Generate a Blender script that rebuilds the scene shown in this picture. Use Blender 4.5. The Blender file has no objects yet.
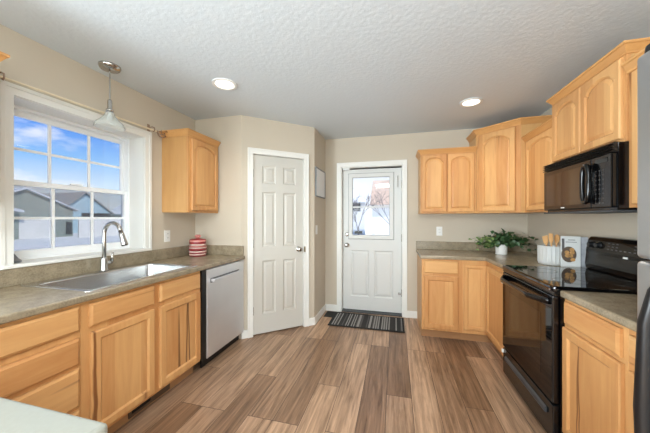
import bpy, bmesh, math, random
from mathutils import Vector, Matrix, Euler, noise as mnoise
random.seed(7)
S = bpy.context.scene
C = S.collection

# ------------------------------------------------------------------ camera
F_PX, YAW, V0, CAM_H = 270.83, 0.2527, 218.4, 1.3138
cd = bpy.data.cameras.new('camera')
cd.sensor_fit = 'HORIZONTAL'; cd.sensor_width = 36.0
cd.lens = F_PX / 650.0 * 36.0
cd.shift_y = (V0 - 216.5) / 650.0
cd.clip_start = 0.02; cd.clip_end = 300
cam = bpy.data.objects.new('camera', cd)
cam.location = (0, 0, CAM_H)
cam.rotation_euler = (math.pi / 2, 0, YAW)
C.objects.link(cam); S.camera = cam

# ------------------------------------------------------------------ world (sky)
def srgb(r, g, b):
    def f(c):
        c /= 255.0
        return c / 12.92 if c <= 0.04045 else ((c + 0.055) / 1.055) ** 2.4
    return (f(r), f(g), f(b), 1.0)

W = bpy.data.worlds.new('world'); S.world = W; W.use_nodes = True
wn, wl = W.node_tree.nodes, W.node_tree.links
wn.clear()
tc = wn.new('ShaderNodeTexCoord')
sep = wn.new('ShaderNodeSeparateXYZ'); wl.new(tc.outputs['Generated'], sep.inputs[0])
ramp = wn.new('ShaderNodeValToRGB'); wl.new(sep.outputs['Z'], ramp.inputs[0])
e = ramp.color_ramp.elements
e[0].position = 0.0; e[0].color = srgb(228, 240, 254)
e[1].position = 1.0; e[1].color = srgb(150, 186, 226)
k = e.new(0.09); k.color = srgb(206, 230, 253)
k = e.new(0.16); k.color = srgb(146, 196, 250)
k = e.new(0.24); k.color = srgb(84, 150, 242)
k = e.new(0.36); k.color = srgb(64, 132, 228)
mp = wn.new('ShaderNodeMapping'); wl.new(tc.outputs['Generated'], mp.inputs[0])
mp.inputs['Scale'].default_value = (3.2, 3.2, 8.0); mp.inputs['Location'].default_value = (1.35, 0.4, 0.1)
cn = wn.new('ShaderNodeTexNoise'); wl.new(mp.outputs[0], cn.inputs['Vector'])
cn.inputs['Scale'].default_value = 1.3; cn.inputs['Detail'].default_value = 7; cn.inputs['Roughness'].default_value = 0.55
cr = wn.new('ShaderNodeValToRGB'); wl.new(cn.outputs['Fac'], cr.inputs[0])
cr.color_ramp.elements[0].position = 0.53; cr.color_ramp.elements[0].color = (0, 0, 0, 1)
cr.color_ramp.elements[1].position = 0.68; cr.color_ramp.elements[1].color = (0.9, 0.9, 0.9, 1)
mx = wn.new('ShaderNodeMixRGB'); wl.new(cr.outputs[0], mx.inputs[0]); wl.new(ramp.outputs[0], mx.inputs[1])
mx.inputs[2].default_value = srgb(246, 249, 255)
# pale cloud bank low in the sky beyond the entry door
bk_ = wn.new('ShaderNodeMapRange'); wl.new(sep.outputs['Y'], bk_.inputs[0]); bk_.interpolation_type = 'SMOOTHSTEP'
bk_.inputs[1].default_value = .76; bk_.inputs[2].default_value = .94; bk_.inputs[3].default_value = 0; bk_.inputs[4].default_value = .85
mx0 = mx
mx = wn.new('ShaderNodeMixRGB'); wl.new(bk_.outputs[0], mx.inputs[0]); wl.new(mx0.outputs[0], mx.inputs[1]); mx.inputs[2].default_value = srgb(240, 243, 248)
bg = wn.new('ShaderNodeBackground'); wl.new(mx.outputs[0], bg.inputs[0]); bg.inputs[1].default_value = 0.72
wo = wn.new('ShaderNodeOutputWorld'); wl.new(bg.outputs[0], wo.inputs[0])

# ------------------------------------------------------------------ lights
def light(name, kind, loc, rot, power, size=None, size_y=None, col=(1, 1, 1)):
    d = bpy.data.lights.new(name, kind); d.energy = power; d.color = col
    if kind == 'AREA':
        d.shape = 'RECTANGLE'; d.size = size; d.size_y = size_y
    if kind == 'SUN': d.angle = math.radians(0.6)
    if kind in ('POINT', 'SPOT'): d.shadow_soft_size = size
    o = bpy.data.objects.new(name, d); o.location = loc; o.rotation_euler = rot; C.objects.link(o)
    return o
light('sun', 'SUN', (0, 0, 20), Euler((math.radians(48), 0, math.radians(62))), 2.9, col=(1, .97, .93))
# added fill lights behind the camera
light('rear_fill', 'AREA', (-0.2, -3.2, 1.3), Euler((math.radians(126), 0, 0)), 62, 3.4, 2.0, (0.80, 0.92, 1.0))  # unseen fill, tilted up to brighten the ceiling and far walls
light('left_fill', 'AREA', (-2.1, -1.4, 1.4), Euler((math.radians(100), 0, math.radians(-80))), 196, 1.8, 1.3, (0.78, 0.91, 1.0))  # added fill for the right-hand cabinet fronts
light('right_fill', 'AREA', (1.44, -1.5, 1.45), Euler((math.radians(97), 0, math.radians(75))), 30, 1.6, 1.3, (0.70, 0.87, 1.0))  # extra unseen fill for window trim, side wall and left cabinets
light('overhead_fill', 'AREA', (0.0, -1.2, 2.36), Euler((0, 0, 0)), 74, 1.2, 1.2, (0.92, .96, 1.0))  # added overhead fill for floor and worktops
S.view_settings.view_transform = 'Standard'
S.view_settings.look = 'None'
S.view_settings.gamma = 1.0
S.view_settings.use_curve_mapping = False
S.view_settings.exposure = 0.61

# ------------------------------------------------------------------ materials
def newmat(name):
    m = bpy.data.materials.new(name); m.use_nodes = True
    return m, m.node_tree.nodes, m.node_tree.links, m.node_tree.nodes['Principled BSDF']
def plain(name, rgb, rough=0.5, metal=0.0, spec=0.5, noise=0.0, nscale=20.0, bump=0.0, bscale=60.0):
    m, n, l, b = newmat(name)
    b.inputs['Base Color'].default_value = srgb(*rgb)
    b.inputs['Roughness'].default_value = rough; b.inputs['Metallic'].default_value = metal
    b.inputs['Specular IOR Level'].default_value = spec
    if noise:
        t = n.new('ShaderNodeTexCoord'); x = n.new('ShaderNodeTexNoise'); x.inputs['Scale'].default_value = nscale
        x.inputs['Detail'].default_value = 4
        l.new(t.outputs['Object'], x.inputs['Vector'])
        h = n.new('ShaderNodeValToRGB'); l.new(x.outputs['Fac'], h.inputs[0])
        c = srgb(*rgb)
        h.color_ramp.elements[0].position = .3; h.color_ramp.elements[1].position = .7
        h.color_ramp.elements[0].color = tuple(v * (1 - noise) for v in c[:3]) + (1,)
        h.color_ramp.elements[1].color = tuple(min(1, v * (1 + noise)) for v in c[:3]) + (1,)
        l.new(h.outputs[0], b.inputs['Base Color'])
    if bump:
        t = n.new('ShaderNodeTexCoord'); x = n.new('ShaderNodeTexNoise'); x.inputs['Scale'].default_value = bscale
        x.inputs['Detail'].default_value = 3
        l.new(t.outputs['Object'], x.inputs['Vector'])
        u = n.new('ShaderNodeBump'); u.inputs['Strength'].default_value = bump; u.inputs['Distance'].default_value = 0.01
        l.new(x.outputs['Fac'], u.inputs['Height']); l.new(u.outputs[0], b.inputs['Normal'])
    return m
def math_node(n, op, a=None, b=None):
    x = n.new('ShaderNodeMath'); x.operation = op
    if a is not None: x.inputs[0].default_value = a
    if b is not None: x.inputs[1].default_value = b
    return x
def wood(name, light_c, dark_c, streak_c, grain, stave=0.085, rough=0.38, streak=0.675, heart=None):
    """grain: axis index along which the grain runs, in the object's own coordinates."""
    m, n, l, b = newmat(name)
    t = n.new('ShaderNodeTexCoord'); oi = n.new('ShaderNodeObjectInfo')
    off = n.new('ShaderNodeVectorMath'); off.operation = 'SCALE'
    comb = n.new('ShaderNodeCombineXYZ')
    for i in range(3): l.new(oi.outputs['Random'], comb.inputs[i])
    l.new(comb.outputs[0], off.inputs[0]); off.inputs['Scale'].default_value = 37.0
    add = n.new('ShaderNodeVectorMath'); add.operation = 'ADD'
    l.new(t.outputs['Object'], add.inputs[0]); l.new(off.outputs[0], add.inputs[1])
    sc = [14.0, 14.0, 14.0]; sc[grain] = 1.3
    mp = n.new('ShaderNodeMapping'); mp.inputs['Scale'].default_value = sc; l.new(add.outputs[0], mp.inputs[0])
    a = n.new('ShaderNodeTexNoise'); a.inputs['Scale'].default_value = 1.6; a.inputs['Detail'].default_value = 6; a.inputs['Roughness'].default_value = .6
    a.inputs['Distortion'].default_value = 0.6
    l.new(mp.outputs[0], a.inputs['Vector'])
    # staves glued side by side
    sp = n.new('ShaderNodeSeparateXYZ'); l.new(add.outputs[0], sp.inputs[0])
    across = 0 if grain == 2 else 2
    mul = math_node(n, 'MULTIPLY', b=1.0 / stave); l.new(sp.outputs[across], mul.inputs[0])
    fl = math_node(n, 'FLOOR'); l.new(mul.outputs[0], fl.inputs[0])
    wh = n.new('ShaderNodeTexWhiteNoise'); wh.noise_dimensions = '1D'; l.new(fl.outputs[0], wh.inputs['W'])
    s1 = math_node(n, 'MULTIPLY', b=0.28); l.new(wh.outputs['Value'], s1.inputs[0])
    s2 = math_node(n, 'MULTIPLY', b=0.52); l.new(a.outputs['Fac'], s2.inputs[0])
    sm = math_node(n, 'ADD'); l.new(s1.outputs[0], sm.inputs[0]); l.new(s2.outputs[0], sm.inputs[1])
    r = n.new('ShaderNodeValToRGB'); l.new(sm.outputs[0], r.inputs[0])
    r.color_ramp.elements[0].position = .16; r.color_ramp.elements[0].color = srgb(*light_c)
    r.color_ramp.elements[1].position = .74; r.color_ramp.elements[1].color = srgb(*dark_c)
    # narrow dark heartwood streaks
    sc2 = [9.0, 9.0, 9.0]; sc2[grain] = .35
    mp2 = n.new('ShaderNodeMapping'); mp2.inputs['Scale'].default_value = sc2; l.new(add.outputs[0], mp2.inputs[0])
    st = n.new('ShaderNodeTexNoise'); st.inputs['Scale'].default_value = 1.5; st.inputs['Detail'].default_value = 2
    l.new(mp2.outputs[0], st.inputs['Vector'])
    sr = n.new('ShaderNodeValToRGB'); l.new(st.outputs['Fac'], sr.inputs[0])
    sr.color_ramp.elements[0].position = streak; sr.color_ramp.elements[0].color = (0, 0, 0, 1)
    sr.color_ramp.elements[1].position = streak + .05; sr.color_ramp.elements[1].color = (.75, .75, .75, 1)
    mxx = n.new('ShaderNodeMixRGB'); l.new(sr.outputs[0], mxx.inputs[0]); l.new(r.outputs[0], mxx.inputs[1]); mxx.inputs[2].default_value = srgb(*streak_c)
    if heart:      # a dark heartwood vein of the board itself, splitting in two towards the bottom
        os_ = n.new('ShaderNodeSeparateXYZ'); l.new(t.outputs['Object'], os_.inputs[0])
        hx_, hz_, hw_, spread = heart
        wob = n.new('ShaderNodeTexNoise'); wob.inputs['Scale'].default_value = 5; wob.inputs['Detail'].default_value = 1
        l.new(t.outputs['Object'], wob.inputs['Vector'])
        w1_ = math_node(n, 'MULTIPLY_ADD'); l.new(wob.outputs['Fac'], w1_.inputs[0]); w1_.inputs[1].default_value = .03; w1_.inputs[2].default_value = -hx_ - .015
        xx = math_node(n, 'ADD'); l.new(os_.outputs[0], xx.inputs[0]); l.new(w1_.outputs[0], xx.inputs[1])
        ab = math_node(n, 'ABSOLUTE'); l.new(xx.outputs[0], ab.inputs[0])
        dz = math_node(n, 'MULTIPLY_ADD'); l.new(os_.outputs[2], dz.inputs[0]); dz.inputs[1].default_value = spread; dz.inputs[2].default_value = -spread * hz_
        dd = math_node(n, 'ADD'); l.new(ab.outputs[0], dd.inputs[0]); l.new(dz.outputs[0], dd.inputs[1])
        a2 = math_node(n, 'ABSOLUTE'); l.new(dd.outputs[0], a2.inputs[0])
        mr = n.new('ShaderNodeMapRange'); l.new(a2.outputs[0], mr.inputs[0]); mr.inputs[1].default_value = hw_ * .4; mr.inputs[2].default_value = hw_; mr.inputs[3].default_value = .85; mr.inputs[4].default_value = 0
        m4 = n.new('ShaderNodeMixRGB'); l.new(mr.outputs[0], m4.inputs[0]); l.new(mxx.outputs[0], m4.inputs[1]); m4.inputs[2].default_value = srgb(*streak_c)
        mxx = m4
    l.new(mxx.outputs[0], b.inputs['Base Color'])
    b.inputs['Roughness'].default_value = rough
    b.inputs['Specular IOR Level'].default_value = 0.4
    return m
LT, DK, SK = (224, 175, 116), (184, 120, 66), (112, 64, 34)
M = {}
M['wood_v'] = wood('hickory_vertical', LT, DK, SK, 2)
M['wood_heart_r'] = wood('hickory_with_split_vein', LT, DK, (124, 74, 40), 2, heart=(.135, .62, .0065, .026))
M['wood_heart_l'] = wood('hickory_with_twin_vein', LT, DK, (96, 58, 34), 2, heart=(.755, .75, .008, .03))
M['wood_heart_s'] = wood('hickory_with_dark_edge_vein', LT, DK, (120, 66, 32), 2, stave=.4, heart=(.058, .55, .011, .012))
M['wood_h'] = wood('hickory_horizontal', LT, DK, SK, 0, stave=.11)
M['wood_f'] = wood('hickory_frame', LT, DK, SK, 2, stave=.4, streak=.72)
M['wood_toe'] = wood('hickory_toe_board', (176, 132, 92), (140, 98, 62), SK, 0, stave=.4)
M['wood_side'] = wood('hickory_veneer', (218, 172, 114), (194, 142, 86), (170, 116, 66), 2, stave=.16, streak=.75)
M['wood_crown'] = wood('hickory_crown', (222, 170, 108), (188, 128, 70), SK, 0, stave=.5, streak=.75)
M['wood_spoon'] = wood('beech_utensil', (224, 178, 122), (198, 146, 92), (180, 128, 80), 2, stave=.4)
M['cab_inside'] = plain('cabinet_interior', (150, 108, 66), .7)
M['wall'] = plain('beige_wall_paint', (203, 192, 174), .75, spec=.25, bump=.05, bscale=90)
M['trim'] = plain('white_trim_paint', (236, 235, 229), .4)
M['door_white'] = plain('white_door_paint', (206, 203, 194), .42)
M['entry_white'] = plain('white_steel_door', (216, 216, 212), .38)
M['vinyl'] = plain('white_window_vinyl', (246, 248, 249), .35)
M['steel'] = plain('brushed_stainless', (228, 230, 234), .38, .8, noise=.04, nscale=3)
M['fridge_steel'] = plain('fridge_stainless', (186, 188, 190), .32, .9)
M['sink_steel'] = plain('sink_stainless', (205, 206, 206), .25, 1.0)
M['chrome'] = plain('brushed_nickel', (188, 186, 182), .22, 1.0)
M['brass'] = plain('antique_brass', (178, 150, 96), .3, 1.0)
M['black'] = plain('black_enamel', (10, 10, 11), .18)
M['black_glass'] = plain('black_ceramic_glass', (6, 6, 7), .04, spec=.6)
M['oven_glass'] = plain('dark_oven_glass', (26, 20, 17), .05, spec=.8)
M['micro_glass'] = plain('smoked_microwave_glass', (34, 27, 23), .08, spec=.9)
M['black_plastic'] = plain('black_plastic', (18, 18, 19), .35)
M['faint_print'] = plain('faint_grey_print', (70, 66, 64), .5)
M['button'] = plain('grey_button_print', (96, 92, 90), .5)
M['white_plastic'] = plain('white_plastic', (240, 240, 236), .4)
M['dark_gap'] = plain('dark_gap', (20, 17, 15), .9)
M['charcoal'] = plain('charcoal_grey', (66, 68, 70), .5)
M['grey_ring'] = plain('burner_ring_print', (44, 44, 46), .2)
M['crock_glaze'] = plain('pale_grey_ribbed_glaze', (206, 206, 202), .4)
M['ceramic'] = plain('white_ceramic', (236, 235, 230), .3)
M['red'] = plain('red_glaze', (150, 48, 50), .3)
M['cream'] = plain('cream_glaze', (228, 196, 186), .35)
M['pink'] = plain('pink_glaze', (208, 132, 122), .35)
M['leaf'] = plain('ivy_leaf', (52, 84, 46), .5, noise=.35, nscale=30)
M['leaf_light'] = plain('pale_ivy_leaf', (120, 146, 84), .5, noise=.3, nscale=30)
M['stem'] = plain('plant_stem', (84, 84, 56), .7)
M['soil'] = plain('potting_soil', (58, 44, 34), .95)
M['paper'] = plain('book_cover', (222, 222, 218), .45)
M['marble'] = plain('grey_marble', (176, 178, 182), .3, noise=.25, nscale=14)
M['food'] = plain('baked_food_print', (190, 142, 84), .6, noise=.35, nscale=60)
M['plate'] = plain('dark_plate_print', (96, 78, 62), .5)
M['mat_black'] = plain('black_mat_rubber', (30, 29, 29), .85)
M['snow'] = plain('snow', (232, 234, 236), .9, spec=.1, noise=.03, nscale=.4)
M['siding'] = plain('grey_green_siding', (146, 156, 150), .8)
M['blue_siding'] = plain('pale_blue_siding', (172, 200, 212), .8)
M['roof'] = plain('grey_shingle_roof', (150, 152, 152), .9)
M['garage'] = plain('white_garage_panel', (228, 228, 226), .7)
M['tan_roof'] = plain('tan_shingle', (204, 178, 160), .9, noise=.12, nscale=3)
M['bark'] = plain('grey_bark', (112, 108, 110), .9)
M['frame_grey'] = plain('grey_frame', (120, 122, 124), .4)
M['board'] = plain('white_board_surface', (238, 240, 242), .3)

def emissive(name, rgb, strength):
    m, n, l, b = newmat(name)
    b.inputs['Base Color'].default_value = srgb(*rgb)
    b.inputs['Emission Color'].default_value = srgb(*rgb); b.inputs['Emission Strength'].default_value = strength
    return m
M['lamp'] = emissive('lit_lamp_lens', (255, 246, 230), 2.2)

def glass(name, refl=.08, tint=(1, 1, 1, 1), rough=0.0):
    m, n, l, b = newmat(name)
    n.remove(b)
    tr = n.new('ShaderNodeBsdfTransparent'); tr.inputs[0].default_value = tint
    gl = n.new('ShaderNodeBsdfGlossy'); gl.inputs['Roughness'].default_value = rough
    mi = n.new('ShaderNodeMixShader')
    fr = n.new('ShaderNodeFresnel'); fr.inputs[0].default_value = 1.0 + refl * 5
    l.new(fr.outputs[0], mi.inputs[0]); l.new(tr.outputs[0], mi.inputs[1]); l.new(gl.outputs[0], mi.inputs[2])
    l.new(mi.outputs[0], n['Material Output'].inputs[0])
    return m
M['glass'] = glass('window_glass', .08)
def screen_mat():
    m, n, l, b = newmat('insect_screen_mesh'); n.remove(b)
    tr = n.new('ShaderNodeBsdfTransparent'); df = n.new('ShaderNodeBsdfDiffuse'); df.inputs[0].default_value = srgb(104, 114, 118)
    mi = n.new('ShaderNodeMixShader'); mi.inputs[0].default_value = .30
    l.new(tr.outputs[0], mi.inputs[1]); l.new(df.outputs[0], mi.inputs[2]); l.new(mi.outputs[0], n['Material Output'].inputs[0])
    return m
M['screen'] = screen_mat()
def ribbed():
    m, n, l, b = newmat('ribbed_clear_glass')
    b.inputs['Base Color'].default_value = (.93, .96, .95, 1); b.inputs['Roughness'].default_value = .25
    b.inputs['Transmission Weight'].default_value = .82; b.inputs['IOR'].default_value = 1.06
    return m
M['shade_glass'] = ribbed()

def ceiling_mat():
    m, n, l, b = newmat('knockdown_ceiling')
    b.inputs['Base Color'].default_value = srgb(214, 222, 227); b.inputs['Roughness'].default_value = .6
    t = n.new('ShaderNodeTexCoord')
    x = n.new('ShaderNodeTexNoise'); x.inputs['Scale'].default_value = 38; x.inputs['Detail'].default_value = 4
    l.new(t.outputs['Object'], x.inputs['Vector'])
    r = n.new('ShaderNodeValToRGB'); l.new(x.outputs['Fac'], r.inputs[0])
    r.color_ramp.elements[0].position = .42; r.color_ramp.elements[1].position = .6
    u = n.new('ShaderNodeBump'); u.inputs['Strength'].default_value = .11; u.inputs['Distance'].default_value = .005
    l.new(r.outputs[0], u.inputs['Height']); l.new(u.outputs[0], b.inputs['Normal'])
    return m
M['ceiling'] = ceiling_mat()

def counter_mat():
    m, n, l, b = newmat('stone_look_laminate')
    t = n.new('ShaderNodeTexCoord')
    a = n.new('ShaderNodeTexNoise'); a.inputs['Scale'].default_value = 130; a.inputs['Detail'].default_value = 3
    c = n.new('ShaderNodeTexNoise'); c.inputs['Scale'].default_value = 14; c.inputs['Detail'].default_value = 4
    l.new(t.outputs['Object'], a.inputs['Vector']); l.new(t.outputs['Object'], c.inputs['Vector'])
    ad = math_node(n, 'ADD'); l.new(a.outputs['Fac'], ad.inputs[0]); l.new(c.outputs['Fac'], ad.inputs[1])
    hv = math_node(n, 'MULTIPLY', b=.5); l.new(ad.outputs[0], hv.inputs[0])
    r = n.new('ShaderNodeValToRGB'); l.new(hv.outputs[0], r.inputs[0])
    r.color_ramp.elements[0].position = .36; r.color_ramp.elements[0].color = srgb(130, 117, 95)
    r.color_ramp.elements[1].position = .64; r.color_ramp.elements[1].color = srgb(163, 149, 124)
    l.new(r.outputs[0], b.inputs['Base Color'])
    b.inputs['Roughness'].default_value = .27; b.inputs['Specular IOR Level'].default_value = .7
    return m
M['counter'] = counter_mat()
M['pale_counter'] = plain('pale_peninsula_top', (140, 140, 130), .32, noise=.03, nscale=90)  # separate even colour for the peninsula top, without the stone pattern

def floor_mat():
    m, n, l, b = newmat('vinyl_plank_floor')
    t = n.new('ShaderNodeTexCoord')
    mp = n.new('ShaderNodeMapping'); mp.inputs['Rotation'].default_value = (0, 0, math.pi / 2); mp.inputs['Location'].default_value = (.4, .06, 0)
    l.new(t.outputs['Object'], mp.inputs[0])
    br = n.new('ShaderNodeTexBrick'); l.new(mp.outputs[0], br.inputs['Vector'])
    br.inputs['Scale'].default_value = 1; br.inputs['Brick Width'].default_value = 1.22; br.inputs['Row Height'].default_value = .178
    br.inputs['Mortar Size'].default_value = .0018; br.inputs['Mortar Smooth'].default_value = .2; br.offset = .37; br.offset_frequency = 3
    br.inputs['Color1'].default_value = (0, 0, 0, 1); br.inputs['Color2'].default_value = (1, 1, 1, 1); br.inputs['Mortar'].default_value = (.0, .0, .0, 1)
    rc = n.new('ShaderNodeValToRGB'); l.new(br.outputs['Color'], rc.inputs[0])
    rc.color_ramp.elements[0].color = srgb(146, 114, 88); rc.color_ramp.elements[1].color = srgb(216, 182, 151)
    # grain: offset per plank
    ad = n.new('ShaderNodeVectorMath'); ad.operation = 'ADD'
    sc = n.new('ShaderNodeVectorMath'); sc.operation = 'SCALE'; sc.inputs['Scale'].default_value = 9.0
    l.new(br.outputs['Color'], sc.inputs[0]); l.new(sc.outputs[0], ad.inputs[0]); l.new(t.outputs['Object'], ad.inputs[1])
    m2 = n.new('ShaderNodeMapping'); m2.inputs['Scale'].default_value = (30, 1.7, 1); l.new(ad.outputs[0], m2.inputs[0])
    g = n.new('ShaderNodeTexNoise'); g.inputs['Scale'].default_value = 1.2; g.inputs['Detail'].default_value = 8; g.inputs['Roughness'].default_value = .68; g.inputs['Distortion'].default_value = .5
    l.new(m2.outputs[0], g.inputs['Vector'])
    gr = n.new('ShaderNodeValToRGB'); l.new(g.outputs['Fac'], gr.inputs[0])
    gr.color_ramp.elements[0].position = .30; gr.color_ramp.elements[0].color = srgb(146, 135, 124)
    gr.color_ramp.elements[1].position = .66; gr.color_ramp.elements[1].color = srgb(255, 250, 246)
    mu = n.new('ShaderNodeMixRGB'); mu.blend_type = 'MULTIPLY'; mu.inputs[0].default_value = 1
    l.new(rc.outputs[0], mu.inputs[1]); l.new(gr.outputs[0], mu.inputs[2])
    dk = n.new('ShaderNodeMixRGB'); l.new(br.outputs['Fac'], dk.inputs[0]); l.new(mu.outputs[0], dk.inputs[1]); dk.inputs[2].default_value = srgb(58, 44, 36)
    l.new(dk.outputs[0], b.inputs['Base Color'])
    b.inputs['Roughness'].default_value = .36; b.inputs['Specular IOR Level'].default_value = .45
    u = n.new('ShaderNodeBump'); u.inputs['Strength'].default_value = .08; u.inputs['Distance'].default_value = .004
    l.new(g.outputs['Fac'], u.inputs['Height']); l.new(u.outputs[0], b.inputs['Normal'])
    return m
M['floor'] = floor_mat()

def mat_stripes():
    m, n, l, b = newmat('striped_woven_mat')
    t = n.new('ShaderNodeTexCoord'); sp = n.new('ShaderNodeSeparateXYZ'); l.new(t.outputs['Object'], sp.inputs[0])
    mu = math_node(n, 'MULTIPLY', b=72.0); l.new(sp.outputs['X'], mu.inputs[0])
    fl = math_node(n, 'FLOOR'); l.new(mu.outputs[0], fl.inputs[0])
    w = n.new('ShaderNodeTexWhiteNoise'); w.noise_dimensions = '1D'; l.new(fl.outputs[0], w.inputs['W'])
    r = n.new('ShaderNodeValToRGB'); r.color_ramp.interpolation = 'CONSTANT'; l.new(w.outputs['Value'], r.inputs[0])
    r.color_ramp.elements[0].color = srgb(48, 46, 46); r.color_ramp.elements[1].position = .42; r.color_ramp.elements[1].color = srgb(84, 81, 79)
    k = r.color_ramp.elements.new(.62); k.color = srgb(148, 146, 142)
    l.new(r.outputs[0], b.inputs['Base Color']); b.inputs['Roughness'].default_value = .95
    return m
M['stripes'] = mat_stripes()

# ------------------------------------------------------------------ mesh helpers
class MB:
    def __init__(self): self.v = []; self.f = []
    def add(self, vs, fs):
        o = len(self.v); self.v += [tuple(p) for p in vs]; self.f += [tuple(i + o for i in q) for q in fs]; return self
    def box(self, x0, x1, y0, y1, z0, z1):
        x0, x1 = sorted((x0, x1)); y0, y1 = sorted((y0, y1)); z0, z1 = sorted((z0, z1))
        v = [(x0, y0, z0), (x1, y0, z0), (x1, y1, z0), (x0, y1, z0), (x0, y0, z1), (x1, y0, z1), (x1, y1, z1), (x0, y1, z1)]
        return self.add(v, [(0, 3, 2, 1), (4, 5, 6, 7), (0, 1, 5, 4), (1, 2, 6, 5), (2, 3, 7, 6), (3, 0, 4, 7)])
    def loops(self, ls, cap0=False, cap1=False, closed=True):
        n = len(ls[0]); o = len(self.v)
        for lp in ls: self.v += [tuple(p) for p in lp]
        for i in range(len(ls) - 1):
            for j in range(n if closed else n - 1):
                a = o + i * n + j; b = o + i * n + (j + 1) % n
                self.f.append((a, b, b + n, a + n))
        if cap0: self.f.append(tuple(o + j for j in reversed(range(n))))
        if cap1: self.f.append(tuple(o + (len(ls) - 1) * n + j for j in range(n)))
        return self
    def lathe(self, prof, c=(0, 0, 0), seg=28, axis='Z', cap0=True, cap1=True):
        ls = []
        for r, h in prof:
            lp = []
            for i in range(seg):
                a = 2 * math.pi * i / seg; p, q = r * math.cos(a), r * math.sin(a)
                d = {'Z': (p, q, h), 'Y': (p, h, q), 'X': (h, p, q)}[axis]
                lp.append((c[0] + d[0], c[1] + d[1], c[2] + d[2]))
            ls.append(lp)
        return self.loops(ls, cap0, cap1)
    def tube(self, pts, r, seg=10, caps=True):
        pts = [Vector(p) for p in pts]; rs = r if isinstance(r, (list, tuple)) else [r] * len(pts)
        ls = []; up = None
        for i, p in enumerate(pts):
            t = (pts[min(i + 1, len(pts) - 1)] - pts[max(i - 1, 0)]).normalized()
            if up is None: up = Vector((0, 0, 1)) if abs(t.z) < .9 else Vector((1, 0, 0))
            s = t.cross(up).normalized(); up = s.cross(t).normalized()
            ls.append([p + (s * math.cos(2 * math.pi * j / seg) + up * math.sin(2 * math.pi * j / seg)) * rs[i] for j in range(seg)])
        return self.loops(ls, caps, caps)
    def prism(self, poly, axis, a, b):
        """poly: 2D points in the two other axes, in x,y,z order."""
        def P(q, h):
            return {'X': (h, q[0], q[1]), 'Y': (q[0], h, q[1]), 'Z': (q[0], q[1], h)}[axis]
        return self.loops([[P(q, a) for q in poly], [P(q, b) for q in poly]], True, True)
    def cells(self, us, ws, filled, mk, t0, t1):
        """solid slab over a grid of cells; mk(u,w,t) -> point"""
        nu, nw = len(us) - 1, len(ws) - 1
        F = [[bool(filled(.5 * (us[i] + us[i + 1]), .5 * (ws[j] + ws[j + 1]))) for j in range(nw)] for i in range(nu)]
        idx = {}
        def V(i, j, s):
            if (i, j, s) not in idx:
                idx[(i, j, s)] = len(self.v); self.v.append(mk(us[i], ws[j], t1 if s else t0))
            return idx[(i, j, s)]
        for i in range(nu):
            for j in range(nw):
                if not F[i][j]: continue
                self.f.append((V(i, j, 1), V(i + 1, j, 1), V(i + 1, j + 1, 1), V(i, j + 1, 1)))
                self.f.append((V(i, j, 0), V(i, j + 1, 0), V(i + 1, j + 1, 0), V(i + 1, j, 0)))
                for di, dj, p, q in ((-1, 0, (i, j + 1), (i, j)), (1, 0, (i + 1, j), (i + 1, j + 1)), (0, -1, (i, j), (i + 1, j)), (0, 1, (i + 1, j + 1), (i, j + 1))):
                    a, b = i + di, j + dj
                    if 0 <= a < nu and 0 <= b < nw and F[a][b]: continue
                    self.f.append((V(*p, 0), V(*q, 0), V(*q, 1), V(*p, 1)))
        return self
    def build(self, name, mat, parent=None, bevel=0.0, smooth=False, seg=2, angle=35):
        off = Vector((0, 0, 0))
        if parent is not None and parent.name in ORG: off = ORG[parent.name]
        me = bpy.data.meshes.new(name)
        me.from_pydata([Vector(p) - off for p in self.v], [], self.f)
        bm = bmesh.new(); bm.from_mesh(me)
        bmesh.ops.recalc_face_normals(bm, faces=bm.faces)
        bm.to_mesh(me); bm.free()
        me.materials.append(mat if not isinstance(mat, str) else M[mat])
        o = bpy.data.objects.new(name, me); C.objects.link(o)
        if parent is not None:
            o.parent = parent
            if parent.name in ORG: ORG[o.name] = off
        if smooth:
            for p in me.polygons: p.use_smooth = True
        if bevel:
            b = o.modifiers.new('bevel', 'BEVEL'); b.width = bevel; b.segments = seg; b.limit_method = 'ANGLE'; b.angle_limit = math.radians(angle)
            b.harden_normals = False
        if smooth:
            try:
                w = o.modifiers.new('wn', 'WEIGHTED_NORMAL'); w.keep_sharp = True
            except Exception: pass
        return o
ORG = {}     # roots whose parts are written in world coordinates: name -> origin
def tag(o, label, cat, group=None, kind=None):
    o['label'] = label; o['category'] = cat
    if group: o['group'] = group
    if kind: o['kind'] = kind
    return o
def thing(name, label, cat, loc=(0, 0, 0), rz=0.0, group=None, world=False, kind=None):
    o = bpy.data.objects.new(name, None); C.objects.link(o)
    o.empty_display_size = .1
    o.location = loc; o.rotation_euler = (0, 0, rz)
    if world: ORG[o.name] = Vector(loc)
    tag(o, label, cat, group, kind)
    return o
def struct(name, mb, mat, label, cat, **kw):
    o = mb.build(name, mat, None, **kw)
    return tag(o, label, cat, kind='structure')
def rrect(x0, x1, y0, y1, r, z, n=5):
    pts = []
    for cx, cy, a0 in ((x1 - r, y0 + r, -90), (x1 - r, y1 - r, 0), (x0 + r, y1 - r, 90), (x0 + r, y0 + r, 180)):
        for i in range(n + 1):
            a = math.radians(a0 + 90 * i / n); pts.append((cx + r * math.cos(a), cy + r * math.sin(a), z))
    return pts

# ------------------------------------------------------------------ dimensions
WL, WR, YB, YR, H = -2.214, 1.54, 3.755, -3.5, 2.44
CT = .912

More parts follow.
